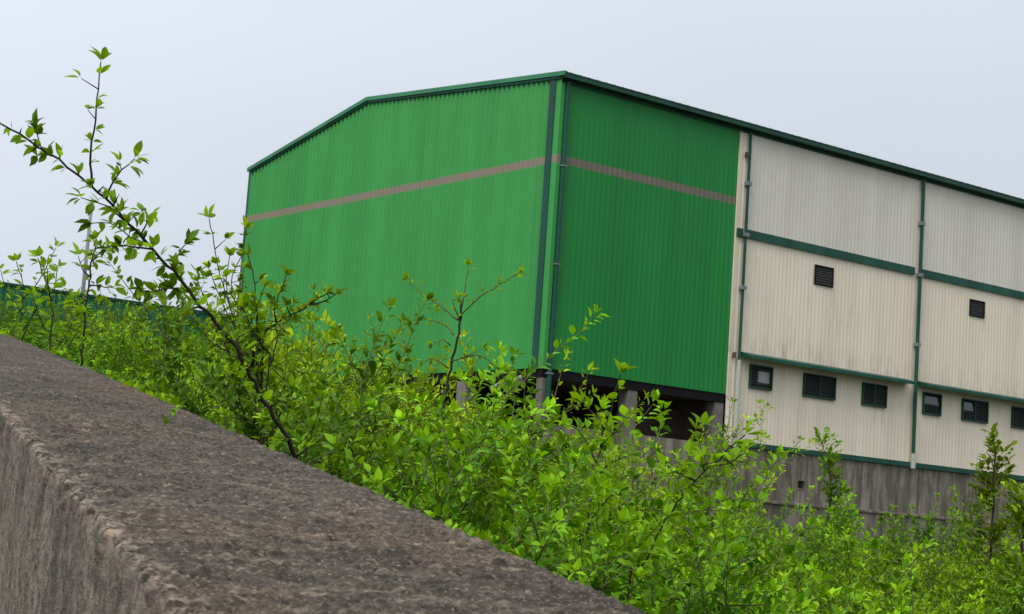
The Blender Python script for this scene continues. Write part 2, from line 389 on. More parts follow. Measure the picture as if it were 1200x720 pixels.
# ------------------------------------------------------------------ the works building
YAW = .6573
BL = Vector((.9045*SC, 45*SC, EZ))
wh = thing('warehouse', 'large green and cream corrugated metal warehouse raised on concrete columns', 'warehouse', BL, YAW, scale=SC)
EAVE = 11.95
def roofz(y): return np.interp(y, [-.4, 0, 9.27, 16.23, 16.6], [12.0, 12.02, 12.79, 11.47, 11.39])
def sheet(name, mat, axis, s0, s1, zb, zt, off=0., pitch=.18, depth=.017, out=-1, parent=wh, lap=0, holes=(), **props):
    """ribbed sheet; axis 'x': lies along local x at y=off; 'y': along local y at x=off. zt number or function. holes: (s0,s1,z0,z1)"""
    n = max(1, round((s1-s0)/pitch)); p = (s1-s0)/n
    S = []; D = []
    for i in range(n):
        for fr, dd in ((0, 0), (.58, 0), (.70, 1), (.88, 1)): S.append(s0+p*(i+fr)); D.append(dd*depth)
    S.append(s1); D.append(0)
    extra = sorted(set(h for q in holes for h in q[:2]))
    for e in extra:
        j = int(np.searchsorted(S, e))
        if abs(S[j]-e) > 1e-4: S.insert(j, e); D.insert(j, D[j-1] if D[j-1] == D[j] else depth*.5)
    S = np.array(S); D = np.array(D)
    zs = sorted(set([zb] + [h for q in holes for h in q[2:]]))
    top = zt(S) if callable(zt) else np.full(len(S), zt)
    rows = [np.full(len(S), z) for z in zs] + [top]
    V = []
    for r in rows:
        o = off + out*D
        V.append(np.stack([S, o, r], 1) if axis == 'x' else np.stack([o, S, r], 1))
    V = np.concatenate(V); m = len(S); F = []
    for r in range(len(rows)-1):
        zc = (rows[r]+rows[r+1])/2
        for i in range(m-1):
            sc_ = (S[i]+S[i+1])/2
            if any(q[0] < sc_ < q[1] and q[2] < zc[i] < q[3] for q in holes): continue
            a, b = r*m+i, r*m+i+1
            F.append((a, b, b+m, a+m) if axis == 'x' else (b, a, a+m, b+m))
    return obj(name, np_mesh(name, V, np.array(F), mat), parent, **props)
ZB = 4.30
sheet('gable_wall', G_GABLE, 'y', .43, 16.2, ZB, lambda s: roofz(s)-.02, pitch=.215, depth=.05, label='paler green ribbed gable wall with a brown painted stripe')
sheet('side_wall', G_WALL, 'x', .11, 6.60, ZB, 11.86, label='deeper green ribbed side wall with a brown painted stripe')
# corner flashing and trims
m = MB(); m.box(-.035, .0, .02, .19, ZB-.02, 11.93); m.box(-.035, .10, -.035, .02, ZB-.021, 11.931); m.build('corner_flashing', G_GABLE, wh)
m = MB(); m.box(-.06, .0, .19, .43, ZB-.03, 11.96); m.build('corner_trim', G_DARK, wh)
m = MB(); m.box(-.05, .03, 16.15, 16.30, 2.6, 11.40); m.build('corner_trim', G_DARK, wh)
def pipe(x, z0, z1, mat, y=-.10, r=.055):
    m = MB(); m.tube([(x, y, z0), (x, y, z1)], r, 10); return m.build('downpipe', mat, wh, smooth=False)
dpz = pipe(.165, 3.42, 11.88, G_DARK, -.075, .062)
for z in (4.15, 7.0, 9.6):
    m = MB(); m.box(.085, .245, -.145, -.0, z, z+.035); m.build('bracket', STEEL, dpz)
d1 = pipe(6.97, 5.30, 11.86, G_DARK, -.09, .046); d1b = pipe(6.965, 2.86, 5.299, PVC, -.095, .062)
d2 = pipe(14.66, 3.30, 11.86, G_DARK, -.10, .058); d2b = pipe(14.66, 2.84, 3.299, PVC, -.11, .076)
d3 = pipe(22.36, 2.84, 11.86, G_DARK, -.11, .070)
for d, x, zz in ((d1, 6.97, (8.82, 10.3, 7.3)), (d2, 14.66, (8.78, 10.4, 6.6))):
    for z in zz:
        m = MB(); m.box(x-.085, x+.085, -.165, .0, z, z+.11); m.build('bracket', STEEL, d)
m = MB(); m.box(6.84, 6.92, -.13, -.03, 11.12, 11.26); m.build('junction_box', flat('brown_plastic', (.07, .05, .04)), wh)
m = MB(); m.box(6.76, 6.83, -.11, -.03, 5.34, 5.50); m.build('junction_box', flat('rusty_plate', (.12, .07, .045)), wh)
# roof: two slopes of ribbed sheet, ridge cap, verge trims and the long eave gutter
XR = 27.0
def roof(y0, y1, name):
    n = 90; p = (XR+.11)/n; V = []; F = []
    for i in range(n+1):
        for fr, dz in ((0, 0), (.6, 0), (.7, .022), (.9, .022)):
            if i == n and fr > 0: continue
            x = -.11 + p*(i+fr)
            for y in (y0, y1): V.append((x, y, float(roofz(np.array(y)))+.06+dz))
    k = len(V)//2
    F = [(2*i, 2*i+2, 2*i+3, 2*i+1) for i in range(k-1)]
    obj(name, np_mesh(name, np.array(V), np.array(F), ROOFM), wh)
roof(-.22, 9.27, 'roof'); roof(9.27, 16.32, 'roof')
m = MB(); m.box(.1, XR, 9.12, 9.42, 12.83, 12.885); m.build('ridge_cap', ROOFM, wh)
def slope_box(y0, y1, x0, x1, dz0, dz1, name, mat):
    z0, z1 = float(roofz(np.array(y0))), float(roofz(np.array(y1))); m = MB()
    m.quadbox([(x0, y0, z0+dz0), (x1, y0, z0+dz0), (x1, y1, z1+dz0), (x0, y1, z1+dz0), (x0, y0, z0+dz1), (x1, y0, z0+dz1), (x1, y1, z1+dz1), (x0, y1, z1+dz1)])
    m.build(name, mat, wh)
for y0, y1 in ((-.24, 9.27), (9.272, 16.31)):
    slope_box(y0, y1, -.13, -.03, -.035, .085, 'verge_trim', G_VERGE)
    slope_box(y0+.25 if y0 < 0 else y0, y1-.12 if y1 > 10 else y1, -.09, -.028, -.095, -.037, 'verge_trim', G_DARK)
m = MB()
m.box(-.10, XR, -.25, -.23, 11.925, 12.06); m.box(-.10, XR, -.23, -.03, 11.925, 11.94); m.box(-.10, XR, -.262, -.2505, 12.04, 12.07)
m.build('gutter', G_EAVE, wh)
m = MB(); m.box(-.03, XR, -.035, .0, 11.83, 12.0); m.build('fascia', G_EAVE, wh)
# cream bays
wins = [(7.51, 8.42, 4.58, 5.25, 1), (9.74, 11.11, 4.57, 5.25, 2), (12.32, 13.42, 4.57, 5.25, 2), (15.15, 16.02, 4.57, 5.25, 1), (17.08, 18.38, 4.56, 5.25, 2), (19.64, 20.94, 4.56, 5.25, 2)]
vents = [(9.98, 10.78, 7.90, 8.48), (17.25, 18.01, 7.92, 8.45)]
sheet('wall_panel', CREAM, 'x', 6.62, 6.93, 2.9, 11.84, off=.0, pitch=.155, depth=.012, label='narrow cream strip beside the green wall')
for x0, x1 in ((7.04, 14.55), (14.76, 22.26), (22.46, 26.9)):
    sheet('wall_panel', CREAM_UP, 'x', x0, x1, 9.0, 11.84, pitch=.16, depth=.006, label='greyish upper cream sheet')
    sheet('wall_panel', CREAM, 'x', x0, x1, 5.50, 8.86, pitch=.16, depth=.007, holes=[v for v in vents if x0 < v[0] < x1])
    sheet('wall_panel', CREAM, 'x', x0, x1, 3.03, 5.505, off=.03, pitch=.16, depth=.007, holes=[q[:4] for q in wins if x0 < q[0] < x1])
    m = MB(); m.box(x0+.01, x1-.1, -.07, -.031, 8.81, 9.05); m.build('band', G_DARK, wh)
    # awning: thin sloped canopy over the window row
    m = MB(); a, b = x0+.06, min(x1, 26.8)-.2
    m.quadbox([(a, -.42, 5.36), (b, -.42, 5.36), (b, -.0, 5.44), (a, -.0, 5.44), (a, -.42, 5.45), (b, -.42, 5.45), (b, -.0, 5.56), (a, -.0, 5.56)])
    m.build('awning', G_DARK, wh)
    m = MB(); m.box(x0-.02, x1+.03, -.07, .06, 2.885, 3.03); m.build('base_trim', G_DARK, wh)
m = MB(); m.box(6.68, 6.90, -.07, -.031, 8.80, 9.04); m.build('band', G_DARK, wh)
m = MB(); m.box(6.605, 6.632, -.05, .0, 4.25, 11.83); m.build('edge_trim', CREAM, wh)
for x in (14.655, 22.36):
    m = MB(); m.box(x-.11, x+.11, -.005, .04, 2.89, 11.83); m.build('wall_panel', CREAM, wh)
m = MB(); m.box(6.932, 7.042, -.005, .04, 2.89, 11.83); m.build('wall_panel', CREAM, wh)
slat_cache = {}
def louvres(parent, x0, x1, z0, z1, n, y, mat, tilt=.035):
    key = (round(x1-x0, 3), round((z1-z0)/n, 4), mat.name)
    if key not in slat_cache:
        h = (z1-z0)/n; m = MB(); W_ = x1-x0
        m.quadbox([(0, -tilt, 0), (W_, -tilt, 0), (W_, tilt, h*.9), (0, tilt, h*.9), (0, -tilt-.008, .012), (W_, -tilt-.008, .012), (W_, tilt-.008, h*.9+.012), (0, tilt-.008, h*.9+.012)])
        slat_cache[key] = m.mesh('slat', mat)
    for i in range(n):
        o = obj('slat', slat_cache[key], parent); o.location = (x0, y, z0+(z1-z0)*i/n)
for wi, (x0, x1, z0, z1, nl) in enumerate(wins):
    f = .035; m = MB()
    for (a, b, c, d) in ((x0, x1, z0-.004, z0+f), (x0, x1, z1-f, z1+.004), (x0, x0+f, z0+f, z1-f), (x1-f, x1, z0+f, z1-f)): m.box(a, b, -.045, .06, c, d)
    lab = {0: 'louvred window with broken slats and a pane coloured like pale sky', 3: 'louvred window with an unslatted glass upper half', 4: 'wide window with glass upper left half'}.get(wi)
    fr = m.build('window', G_EAVE, wh)
    if lab: fr['label'] = lab
    m = MB(); m.box(x0, x1, .16, .18, z0, z1); m.build('shade_backing', BLACK, fr)  # black sheet standing for the unlit room behind, shade in its colour
    cells = [(x0+f, x1-f)] if nl == 1 else [(x0+f, (x0+x1)/2-.02), ((x0+x1)/2+.02, x1-f)]
    if nl == 2:
        m = MB(); m.box((x0+x1)/2-.02, (x0+x1)/2+.02, -.03, .06, z0+f, z1-f); m.build('mullion', G_DARK, fr)
    for ci, (a, b) in enumerate(cells):
        if wi == 0:
            mid = a + (b-a)*.40
            louvres(fr, a, mid, z0+f, z1-f, 8, .03, LOUVRE); louvres(fr, mid, b, z0+f, z0+.20, 2, .03, LOUVRE); louvres(fr, mid, b, z1-.14, z1-f, 1, .03, LOUVRE)
            m = MB(); m.box(mid+.01, b-.005, .05, .06, z0+.20, z1-.14); m.build('pane', flat('sky_lit_pane', (.40, .40, .40), .3), fr)  # sky light at the broken louvres, put into the pane's pale colour
        elif wi in (3,) or (wi == 4 and ci == 0):
            zm = z0+f+(z1-z0)*.42
            louvres(fr, a, b, z0+f, zm, 4, .03, LOUVRE)
            m = MB(); m.quadbox([(a, .0, zm), (b, .0, zm), (b, .008, zm), (a, .008, zm), (a, .05, z1-f), (b, .05, z1-f), (b, .058, z1-f), (a, .058, z1-f)]); m.build('pane', PANE, fr)
        else: louvres(fr, a, b, z0+f, z1-f, 8, .03, LOUVRE)
for x0, x1, z0, z1 in vents:
    f = .04; m = MB()
    for (a, b, c, d) in ((x0, x1, z0-.003, z0+f), (x0, x1, z1-f, z1+.003), (x0, x0+f, z0+f, z1-f), (x1-f, x1, z0+f, z1-f)): m.box(a, b, -.045, .06, c, d)
    vt = m.build('vent', BLACK, wh); m = MB(); m.box(x0, x1, .10, .12, z0, z1); m.build('shade_backing', BLACK, vt)  # black backing with the vent's inner shade as its colour
    louvres(vt, x0+f, x1-f, z0+f, z1-f, 7, .0, flat('vent_slat', (.05, .05, .048)), .03)
# the undercroft below the green hall
m = MB(); m.box(.21, 6.9, .21, 16.1, 4.10, 4.26); m.build('floor_slab', PLASTER, wh)  # ceiling slab and edge beams coloured dark, undercroft shade put into their colour
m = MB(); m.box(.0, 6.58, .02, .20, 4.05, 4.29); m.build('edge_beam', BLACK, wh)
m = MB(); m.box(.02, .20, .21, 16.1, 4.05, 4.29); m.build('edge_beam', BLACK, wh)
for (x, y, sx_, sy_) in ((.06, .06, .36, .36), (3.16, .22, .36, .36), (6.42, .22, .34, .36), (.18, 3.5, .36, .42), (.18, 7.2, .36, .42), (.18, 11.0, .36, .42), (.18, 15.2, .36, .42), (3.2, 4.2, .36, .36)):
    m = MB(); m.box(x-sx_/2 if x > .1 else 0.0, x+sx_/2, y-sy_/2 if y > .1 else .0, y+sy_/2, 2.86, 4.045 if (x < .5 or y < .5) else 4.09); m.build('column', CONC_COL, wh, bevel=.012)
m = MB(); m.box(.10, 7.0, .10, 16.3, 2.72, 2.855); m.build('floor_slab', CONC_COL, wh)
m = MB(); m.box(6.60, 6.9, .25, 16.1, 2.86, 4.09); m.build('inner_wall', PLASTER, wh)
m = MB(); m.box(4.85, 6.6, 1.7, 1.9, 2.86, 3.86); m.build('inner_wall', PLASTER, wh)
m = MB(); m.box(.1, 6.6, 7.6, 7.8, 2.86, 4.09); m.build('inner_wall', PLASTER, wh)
# closing walls that face away
sheet('rear_wall', CREAM, 'x', .05, XR-.1, 2.9, 11.35, off=16.24, out=1, pitch=.4)
sheet('end_wall', CREAM, 'y', .02, 16.2, 2.9, lambda s: roofz(s)-.1, off=XR-.05, out=1, pitch=.4)
m = MB(); m.box(7.0, XR-.1, .25, 16.1, 2.74, 2.9); m.build('floor_slab', CONC_COL, wh)

# retaining wall under the building
rw = thing('retaining_wall', 'stained grey concrete retaining wall under the cream metal building', 'wall', BL, YAW, scale=SC)
hx0, hx1, hz0, hz1 = 9.66, 10.02, 1.86, 2.14
def rwall(xa, xb, z0, z1, yf, name):
    n = max(1, int((xb-xa)/.25)); k = max(1, int((z1-z0)/.2)); X = np.linspace(xa, xb, n+1); Z = np.linspace(z0, z1, k+1)
    G = np.stack(np.meshgrid(X, Z, indexing='ij'), -1).reshape(-1, 2); P = np.stack([G[:, 0], np.full(len(G), yf), G[:, 1]], 1)
    P[:, 1] += fbm(P, 1.7, 3, 5)*.03
    i = np.arange(len(P)).reshape(n+1, k+1); q = np.stack([i[:-1, :-1], i[1:, :-1], i[1:, 1:], i[:-1, 1:]], -1).reshape(-1, 4)
    return P, q
Ps, qs, base = [], [], 0
for args in ((-.06, hx0, 1.42, 2.88), (hx1, XR, 1.42, 2.88), (hx0, hx1, 1.42, hz0), (hx0, hx1, hz1, 2.88), (-.06, XR, -1.5, 1.40)):
    P, q = rwall(*args, .0 if args[2] > 0 else -.045, ''); Ps.append(P); qs.append(q+base); base += len(P)
obj('wall_face', np_mesh('wall_face', np.concatenate(Ps), np.concatenate(qs), CONC, True), rw)
m = MB(); m.box(-.08, XR, -.10, .1, 1.37, 1.46); m.build('ledge', CONC, rw, bevel=.02)
m = MB(); m.box(-.07, 6.98, .03, .3, 2.70, 2.87); m.build('coping', CONC, rw)
m = MB(); m.box(-.05, .25, .31, 16.3, -1.5, 2.87); m.build('wall_return', CONC, rw)
m = MB(); m.box(hx0-.05, hx1+.05, .3, .34, hz0-.05, hz1+.05); m.build('drain_opening', BLACK, rw)
m = MB()
for q in ((hx0, hx1, hz0-.0, hz0+.03), (hx0, hx1, hz1-.03, hz1), (hx0, hx0+.03, hz0+.03, hz1-.03), (hx1-.03, hx1, hz0+.03, hz1-.03)): m.box(q[0], q[1], -.02, .3, q[2], q[3])
m.build('drain_frame', CONC, rw)

# pale scrap caught beside the corner column
def scrap():
    root = BL + Matrix.Rotation(YAW, 3, 'Z') @ (Vector((.0, .70, 4.10))*SC) - Vector((.12, .12, 0))
    n = 9; V = []; F = []
    for i in range(n):
        t = i/(n-1); c = Vector((-1.05*t, .15*t, -.10 - .42*t**1.6)); wd = .26*(1-t)**.7 + .03
        for j in range(4): V.append(tuple(c + Vector((.04*math.sin(i*2.1+j), .06*math.sin(i*1.3+j*2), wd*(j/3-.5) + .05*math.sin(i*1.7+j*1.1)))))
    F = [(i*4+j, i*4+j+1, i*4+j+5, i*4+j+4) for i in range(n-1) for j in range(3)]
    V2 = [(x, y+.012, z) for x, y, z in V]; k = len(V)
    F2 = [tuple(k+q for q in reversed(f)) for f in F]
    o = obj('plastic_scrap', np_mesh('plastic_scrap', np.array(V+V2), np.array(F+F2), flat('pale_plastic', (.30, .285, .25)), True))
    o.location = root; o['label'] = 'pale torn strip of plastic hanging beside the corner column'; o['category'] = 'plastic scrap'
scrap()

# ------------------------------------------------------------------ fence and pole behind, on the left
def fence():
    dirF = Vector((math.cos(YAW-.02), math.sin(YAW-.02), 0))
    p1 = at(286, 371.5, 63*SC); 
    t0 = 22*SC; p0 = p1 - dirF*t0
    zt = p1.z; fn = thing('metal_fence', 'dark green ribbed metal fence behind the thicket left of the warehouse', 'fence', (p0.x, p0.y, zt), math.atan2(dirF.y, dirF.x))
    n = 12; pw = t0/n; me = None
    for i in range(n):
        if me is None:
            o = sheet('panel', G_FENCE, 'x', 0.02, pw-.02, -8.5, -.12, pitch=.26, depth=.04, parent=fn); me = o.data
        else: o = obj('panel', me, fn)
        o.location = (i*pw, 0, 0)
    m = MB(); m.box(-.05, t0, -.07, .05, -.12, 0); m.build('cap_rail', G_EAVE, fn)
    for i in range(n+1):
        m = MB(); m.box(-.06, .06, .04, .14, -8.6, -.13); o = m.build('post', G_EAVE, fn); o.location = (i*pw, 0, 0)
    # slim pole just behind the fence
    q = at(107.6, 238, 64*SC); b = at(107.6, 372, 64*SC)
    po = thing('lamp_pole', 'slim grey metal pole standing behind the green fence', 'pole', (q.x, q.y, g1(q.x, q.y)))
    h = q.z - g1(q.x, q.y); m = MB(); m.tube([(0, 0, -.3), (0, 0, h*.5), (0, 0, h)], [.11, .095, .075], 10); m.build('shaft', STEEL, po, smooth=True)
    m = MB(); m.tube([(0, 0, h), (0, 0, h+.12)], [.10, .06], 10); m.build('cap', STEEL, po)
    m = MB(); m.box(-.22, .22, -.22, .22, -.05, .04); m.build('base_plate', STEEL, po)
fence()

# ------------------------------------------------------------------ foliage tools
def rot_frame(D, Nn):
    D = D/np.linalg.norm(D, axis=1, keepdims=True)
    Y = np.cross(Nn, D); Y /= np.linalg.norm(Y, axis=1, keepdims=True)+1e-9
    return D, Y, np.cross(D, Y)
def leaves_mesh(P, D, Nn, Ls, Ws, fold=.22, droop=.18):
    """many leaves: eight points and six faces each"""
    X, Y, Z = rot_frame(D, Nn); n = len(P)
    T = np.array([[0, 0, 0], [.26, .42, fold*.8], [.28, 0, 0], [.26, -.42, fold*.8], [.60, .42, fold*.7-droop*.5], [.62, 0, -droop*.6], [.60, -.42, fold*.7-droop*.5], [1, 0, -droop*1.7]])
    V = P[:, None] + X[:, None]*(T[None, :, 0:1]*Ls[:, None, None]) + Y[:, None]*(T[None, :, 1:2]*Ws[:, None, None]) + Z[:, None]*(T[None, :, 2:3]*Ws[:, None, None])
    k = (np.arange(n)*8)[:, None, None]
    F3 = (np.array([[0, 2, 1], [0, 3, 2], [4, 5, 7], [5, 6, 7]])[None] + k).reshape(-1, 3)
    F4 = (np.array([[1, 2, 5, 4], [2, 3, 6, 5]])[None] + k).reshape(-1, 4)
    return V.reshape(-1, 3), [F3, F4]
def catmull(pts, step):
    pts = [Vector(p) for p in pts]; out_ = []
    P = [pts[0]*2-pts[1]] + pts + [pts[-1]*2-pts[-2]]
    for i in range(1, len(P)-2):
        k = max(1, int((P[i+1]-P[i]).length/step))
        for j in range(k):
            t = j/k; a, b, c, d = P[i-1], P[i], P[i+1], P[i+2]
            out_.append(.5*((2*b) + (c-a)*t + (2*a-5*b+4*c-d)*t*t + (3*b-a-3*c+d)*t**3))
    out_.append(pts[-1]); return out_

def gen_shrub(seed, H=1.0, R=.5, nst=19, leaf=.031, lw=.56, mat=LEAF, gap=.0118, up=.3, tw=20, ygain=1.0):
    rg = random.Random(seed); mb = MB(); P = []; D = []; Nn = []; Ls = []; Yo = []
    def put(p, t, rad, size, youth):
        d = (t*rg.uniform(.25, .9) + rad*rg.uniform(.6, 1.1) + Vector((0, 0, rg.uniform(-.1, .45)))).normalized()
        n = (Vector((0, 0, 1)) + t*.6 + Vector((rg.gauss(0, .45), rg.gauss(0, .45), rg.gauss(0, .2))))
        P.append(p + d*.008); D.append(d); Nn.append(n.normalized()); Ls.append(leaf*size); Yo.append(youth)
    def twig(p0, d, Ln, r, lev, y0):
        k = max(3, int(Ln/.05)); pts = [p0]; dd = d.copy(); p = p0.copy()
        for i in range(k):
            dd = (dd + Vector((rg.gauss(0, .13), rg.gauss(0, .13), rg.gauss(.05, .10)*up*2))).normalized(); p = p + dd*(Ln/k); pts.append(p.copy())
        mb.tube(pts, [r*(1-.75*i/k) for i in range(k+1)], 4 if lev == 0 else 3, False)
        ph = rg.uniform(0, 6); s = 0.0; nx = gap*.5; start = Ln*(.22 if lev == 0 else .06)
        while nx < Ln:
            f = nx/Ln*k; i = min(k-1, int(f)); q = pts[i].lerp(pts[i+1], f-i); t = (pts[i+1]-pts[i]).normalized()
            if nx > start:
                ph += 2.4; u = t.orthogonal().normalized(); v = t.cross(u)
                for c in range(2 if rg.random() < .55 else 1):
                    a = ph + c*math.pi; rad = u*math.cos(a)+v*math.sin(a)
                    put(q, t, rad, rg.uniform(.6, 1.15)*(1-.25*nx/Ln), min(1, max(0, (y0 + .45*(nx/Ln) + rg.gauss(0, .1))*ygain)))
            nx += gap*rg.uniform(.7, 1.3)
        t = (pts[-1]-pts[-2]).normalized(); u = t.orthogonal().normalized(); v = t.cross(u)
        for c in range(rg.randint(4, 6)):
            a = c*1.25 + ph; put(pts[-1], t*1.8, u*math.cos(a)+v*math.sin(a), rg.uniform(.6, 1.0), min(1, (y0+.5+rg.gauss(0, .1))*ygain))
        return pts
    for s in range(nst):
        az = rg.uniform(0, 2*math.pi) if s else 0; tilt = rg.uniform(.05, .75)
        b = Vector((math.cos(az), math.sin(az), 0))*rg.uniform(0, .16*R/.42)
        d = Vector((math.cos(az)*math.sin(tilt)*R/.42, math.sin(az)*math.sin(tilt)*R/.42, math.cos(tilt))).normalized()
        Ln = H*rg.uniform(.62, 1.02)*(1.1-.25*tilt)
        pts = twig(b, d, Ln, .0045, 0, .05)
        for j in range(tw):
            f = rg.uniform(.22, .95); i = int(f*(len(pts)-1)); q = pts[i]; t = (pts[min(i+1, len(pts)-1)]-pts[i-1 if i else 0]).normalized()
            a = rg.uniform(0, 6.28); u = t.orthogonal().normalized(); v = t.cross(u)
            dd = (t*.75 + (u*math.cos(a)+v*math.sin(a)) + Vector((0, 0, .2))).normalized()
            twig(q, dd, rg.uniform(.12, .34)*H*(1.15-.5*f), .0022, 1, .05+.38*f)
    Pn, Dn, Nm = (np.array([tuple(q) for q in Z]) for Z in (P, D, Nn)); Ls_ = np.array(Ls)
    V, F = leaves_mesh(Pn, Dn, Nm, Ls_, Ls_*lw*RNG.uniform(.8, 1.2, len(Ls_)))
    fm = np_mesh('foliage', V, F, mat, False, np.repeat(np.array(Yo), 8))
    sm = mb.mesh('stems', STEMG)
    return fm, sm
VAR = [gen_shrub(s) for s in (11, 12, 13, 14)] + [gen_shrub(s, leaf=.029, lw=.52, R=.45, nst=17, mat=LEAF_Y, gap=.0122, ygain=1.1) for s in (21, 22)] + \
      [gen_shrub(31, H=.85, R=.55, nst=14, leaf=.044, lw=.70, mat=LEAF_D, gap=.018, tw=13), gen_shrub(32, R=.55, nst=17, leaf=.028, gap=.0115)]
FEATHER = [gen_shrub(s, H=1.2, R=.26, nst=9, leaf=.026, lw=.45, mat=LEAF_Y, gap=.015, tw=16, ygain=1.25) for s in (41, 42)]
TALL = [gen_shrub(s, H=1.45, R=.62, nst=21, leaf=.031, gap=.0118, tw=26) for s in (61, 62, 63)]
def shrub(v, x, y, z, sc, rz, label, group=None, cat='shrub', name='shrub', sz=None, tilt=(0, 0)):
    if sz and sz > sc*1.25: sc = sz/1.25            # keep leaf shapes: never stretch a shrub far out of proportion
    r = bpy.data.objects.new(name, None); COL.objects.link(r); r.location = (x, y, z); r.scale = (sc, sc, sz or sc); r.rotation_euler = (tilt[0], tilt[1], rz)
    r['label'] = label; r['category'] = cat
    if group: r['group'] = group
    f = obj('foliage', v[0], r, kind='stuff'); s = obj('stems', v[1], r)
    return r

# thicket: rows of shrubs filling the bank behind the parapet
MARK = [(130, 'below the long green fence'), (235, 'near the thin upright stem'), (330, 'under the arching dark sapling'), (480, 'below the green gable'), (640, 'beside the slender forked sapling'),
        (800, 'below the dark open undercroft'), (905, 'below the narrow cream strip'), (1060, 'below the first cream bay'), (9999, 'below the second cream bay')]
LOOK = ['leafy green shrub', 'leafy green shrub', 'leafy green shrub', 'leafy green shrub', 'yellow green shrub', 'yellow green shrub', 'broad leaved weedy shrub', 'fine leaved bushy shrub']
def row_words(Y): return 'in the front of the thicket' if Y < 6.3 else 'in the middle of the thicket' if Y < 10 else 'at the back of the thicket'
cnt = 0
for Y, stepx in ((3.9, .40), (4.6, .36), (5.3, .36), (6.0, .36), (6.8, .38), (7.6, .40), (8.5, .44), (9.5, .50), (10.6, .66), (11.9, .75), (13.4, .85), (15.0, 1.0), (17.0, 1.2), (19.5, 1.5)):
    x = -.36*Y - .3
    while x < .36*Y + .3:
        xx, yy = x + random.uniform(-.16, .16), Y + random.uniform(-.3, .3); x += stepx
        b = xx*hW.x + yy*hW.y
        if b < B1 + (.36 if Y < 5 else .50 if Y < 6.4 else .62): continue
        px = 600 + xx/yy*2060
        T = float(Tsurf(np.array([xx]), np.array([yy]))[0]) + EZ; gz = g1(xx, yy)
        hgt = T - gz + random.gauss(0, .07)
        if hgt < .35: hgt = random.uniform(.35, .5)
        hgt = min(hgt, 1.7)
        vi = random.choices(range(8), [3, 3, 3, 3, 2, 2, 1.4, 3])[0]; v = VAR[vi]
        lab = f"{LOOK[vi]} {row_words(Y)} {next(t for lim, t in MARK if px < lim)}"
        sc_ = min(1.15, max(.6, hgt))*random.uniform(.9, 1.08)
        shrub(v, xx, yy, gz-.03, sc_, random.uniform(0, 6.28), lab, 'shrubs packed in the thicket', sz=hgt*random.uniform(.98, 1.18), tilt=(random.gauss(0, .08), random.gauss(0, .08))); cnt += 1
print('thicket shrubs', cnt)
# looser big shrubs on the slope further back
for i in range(34):
    yy = random.uniform(21, 52); px = random.uniform(-300, 1500); xx = (px-600)/2060*yy
    rel = Vector((xx, yy, 0)) - Vector((BL.x, BL.y, 0)); lx = rel.x*math.cos(YAW) + rel.y*math.sin(YAW); ly = -rel.x*math.sin(YAW) + rel.y*math.cos(YAW)
    if lx > -2.5 and ly > -2.5: continue
    gz = g1(xx, yy); top = Tsurf(np.array([xx]), np.array([15.5]))[0]
    vis = (HX(px) - np.interp(px, TOPX, TOPY) - 14)*yy/2060 + EZ - gz           # stays below the skyline of the nearer growth
    if vis < .6: continue
    shrub(random.choice(TALL), xx, yy, gz-.05, min(1.5, vis/1.45), random.uniform(0, 6.28), 'large leafy shrub on the far slope between the thicket and the warehouse', 'shrubs on the far slope')
# low undergrowth between them
n = 95000
Yq = 3.0 + 17*RNG.random(n)**1.4; Xq = RNG.uniform(-.36, .36, n)*Yq
bq = Xq*hW.x + Yq*hW.y; ok = bq > B1+.12; Xq, Yq = Xq[ok], Yq[ok]
gq = ground(Xq, Yq); Tq = Tsurf(Xq, Yq)+EZ; n = len(Xq)
Pq = np.stack([Xq, Yq, gq + np.clip(Tq-gq, .2, 1.2)*.82*RNG.random(n)], 1)
ang = RNG.uniform(0, 6.28, n); Dq = np.stack([np.cos(ang), np.sin(ang), RNG.uniform(-.2, .7, n)], 1)
Nq = np.stack([RNG.normal(0, .45, n), RNG.normal(0, .45, n), np.ones(n)], 1)
Lq = RNG.uniform(.025, .058, n); V, F = leaves_mesh(Pq, Dq, Nq, Lq, Lq*RNG.uniform(.42, .65, n))
obj('undergrowth', np_mesh('undergrowth', V, F, LEAF_D, False, np.repeat(RNG.random(n)*.65, 8)), kind='stuff', label='low broad leaved weeds under the shrubs on the bank', category='undergrowth')

# ------------------------------------------------------------------ saplings that stand out, leaf by leaf
def hero_leaf(name, bend, fold, wd):
    xs = [0, .10, .28, .5, .72, .9, 1.0]; ws = [.03, .22, .44, .5, .38, .15, 0.0]; V = []; F = []
    for i, (x, w_) in enumerate(zip(xs, ws)):
        z = -bend*x*x
        V += [(x, w_*wd, z + fold*w_*wd), (x, 0, z), (x, -w_*wd, z + fold*w_*wd)]
    for i in range(len(xs)-1):
        a = i*3; F += [(a, a+3, a+4, a+1), (a+1, a+4, a+5, a+2)]
    V += [(-.22, .012, .03), (-.22, -.012, .03)]; k = len(V); F.append((k-2, 1, k-1)) 
    return np_mesh(name, np.array(V), [np.array([f for f in F if len(f) == 4]), np.array([f for f in F if len(f) == 3])], LEAF_H, True)
HL = [hero_leaf('leaf', b, f, w_) for b, f, w_ in ((.16, .35, .50), (.30, .5, .46), (.05, .25, .54), (.42, .6, .42), (.22, .15, .6))]
HEROES = []
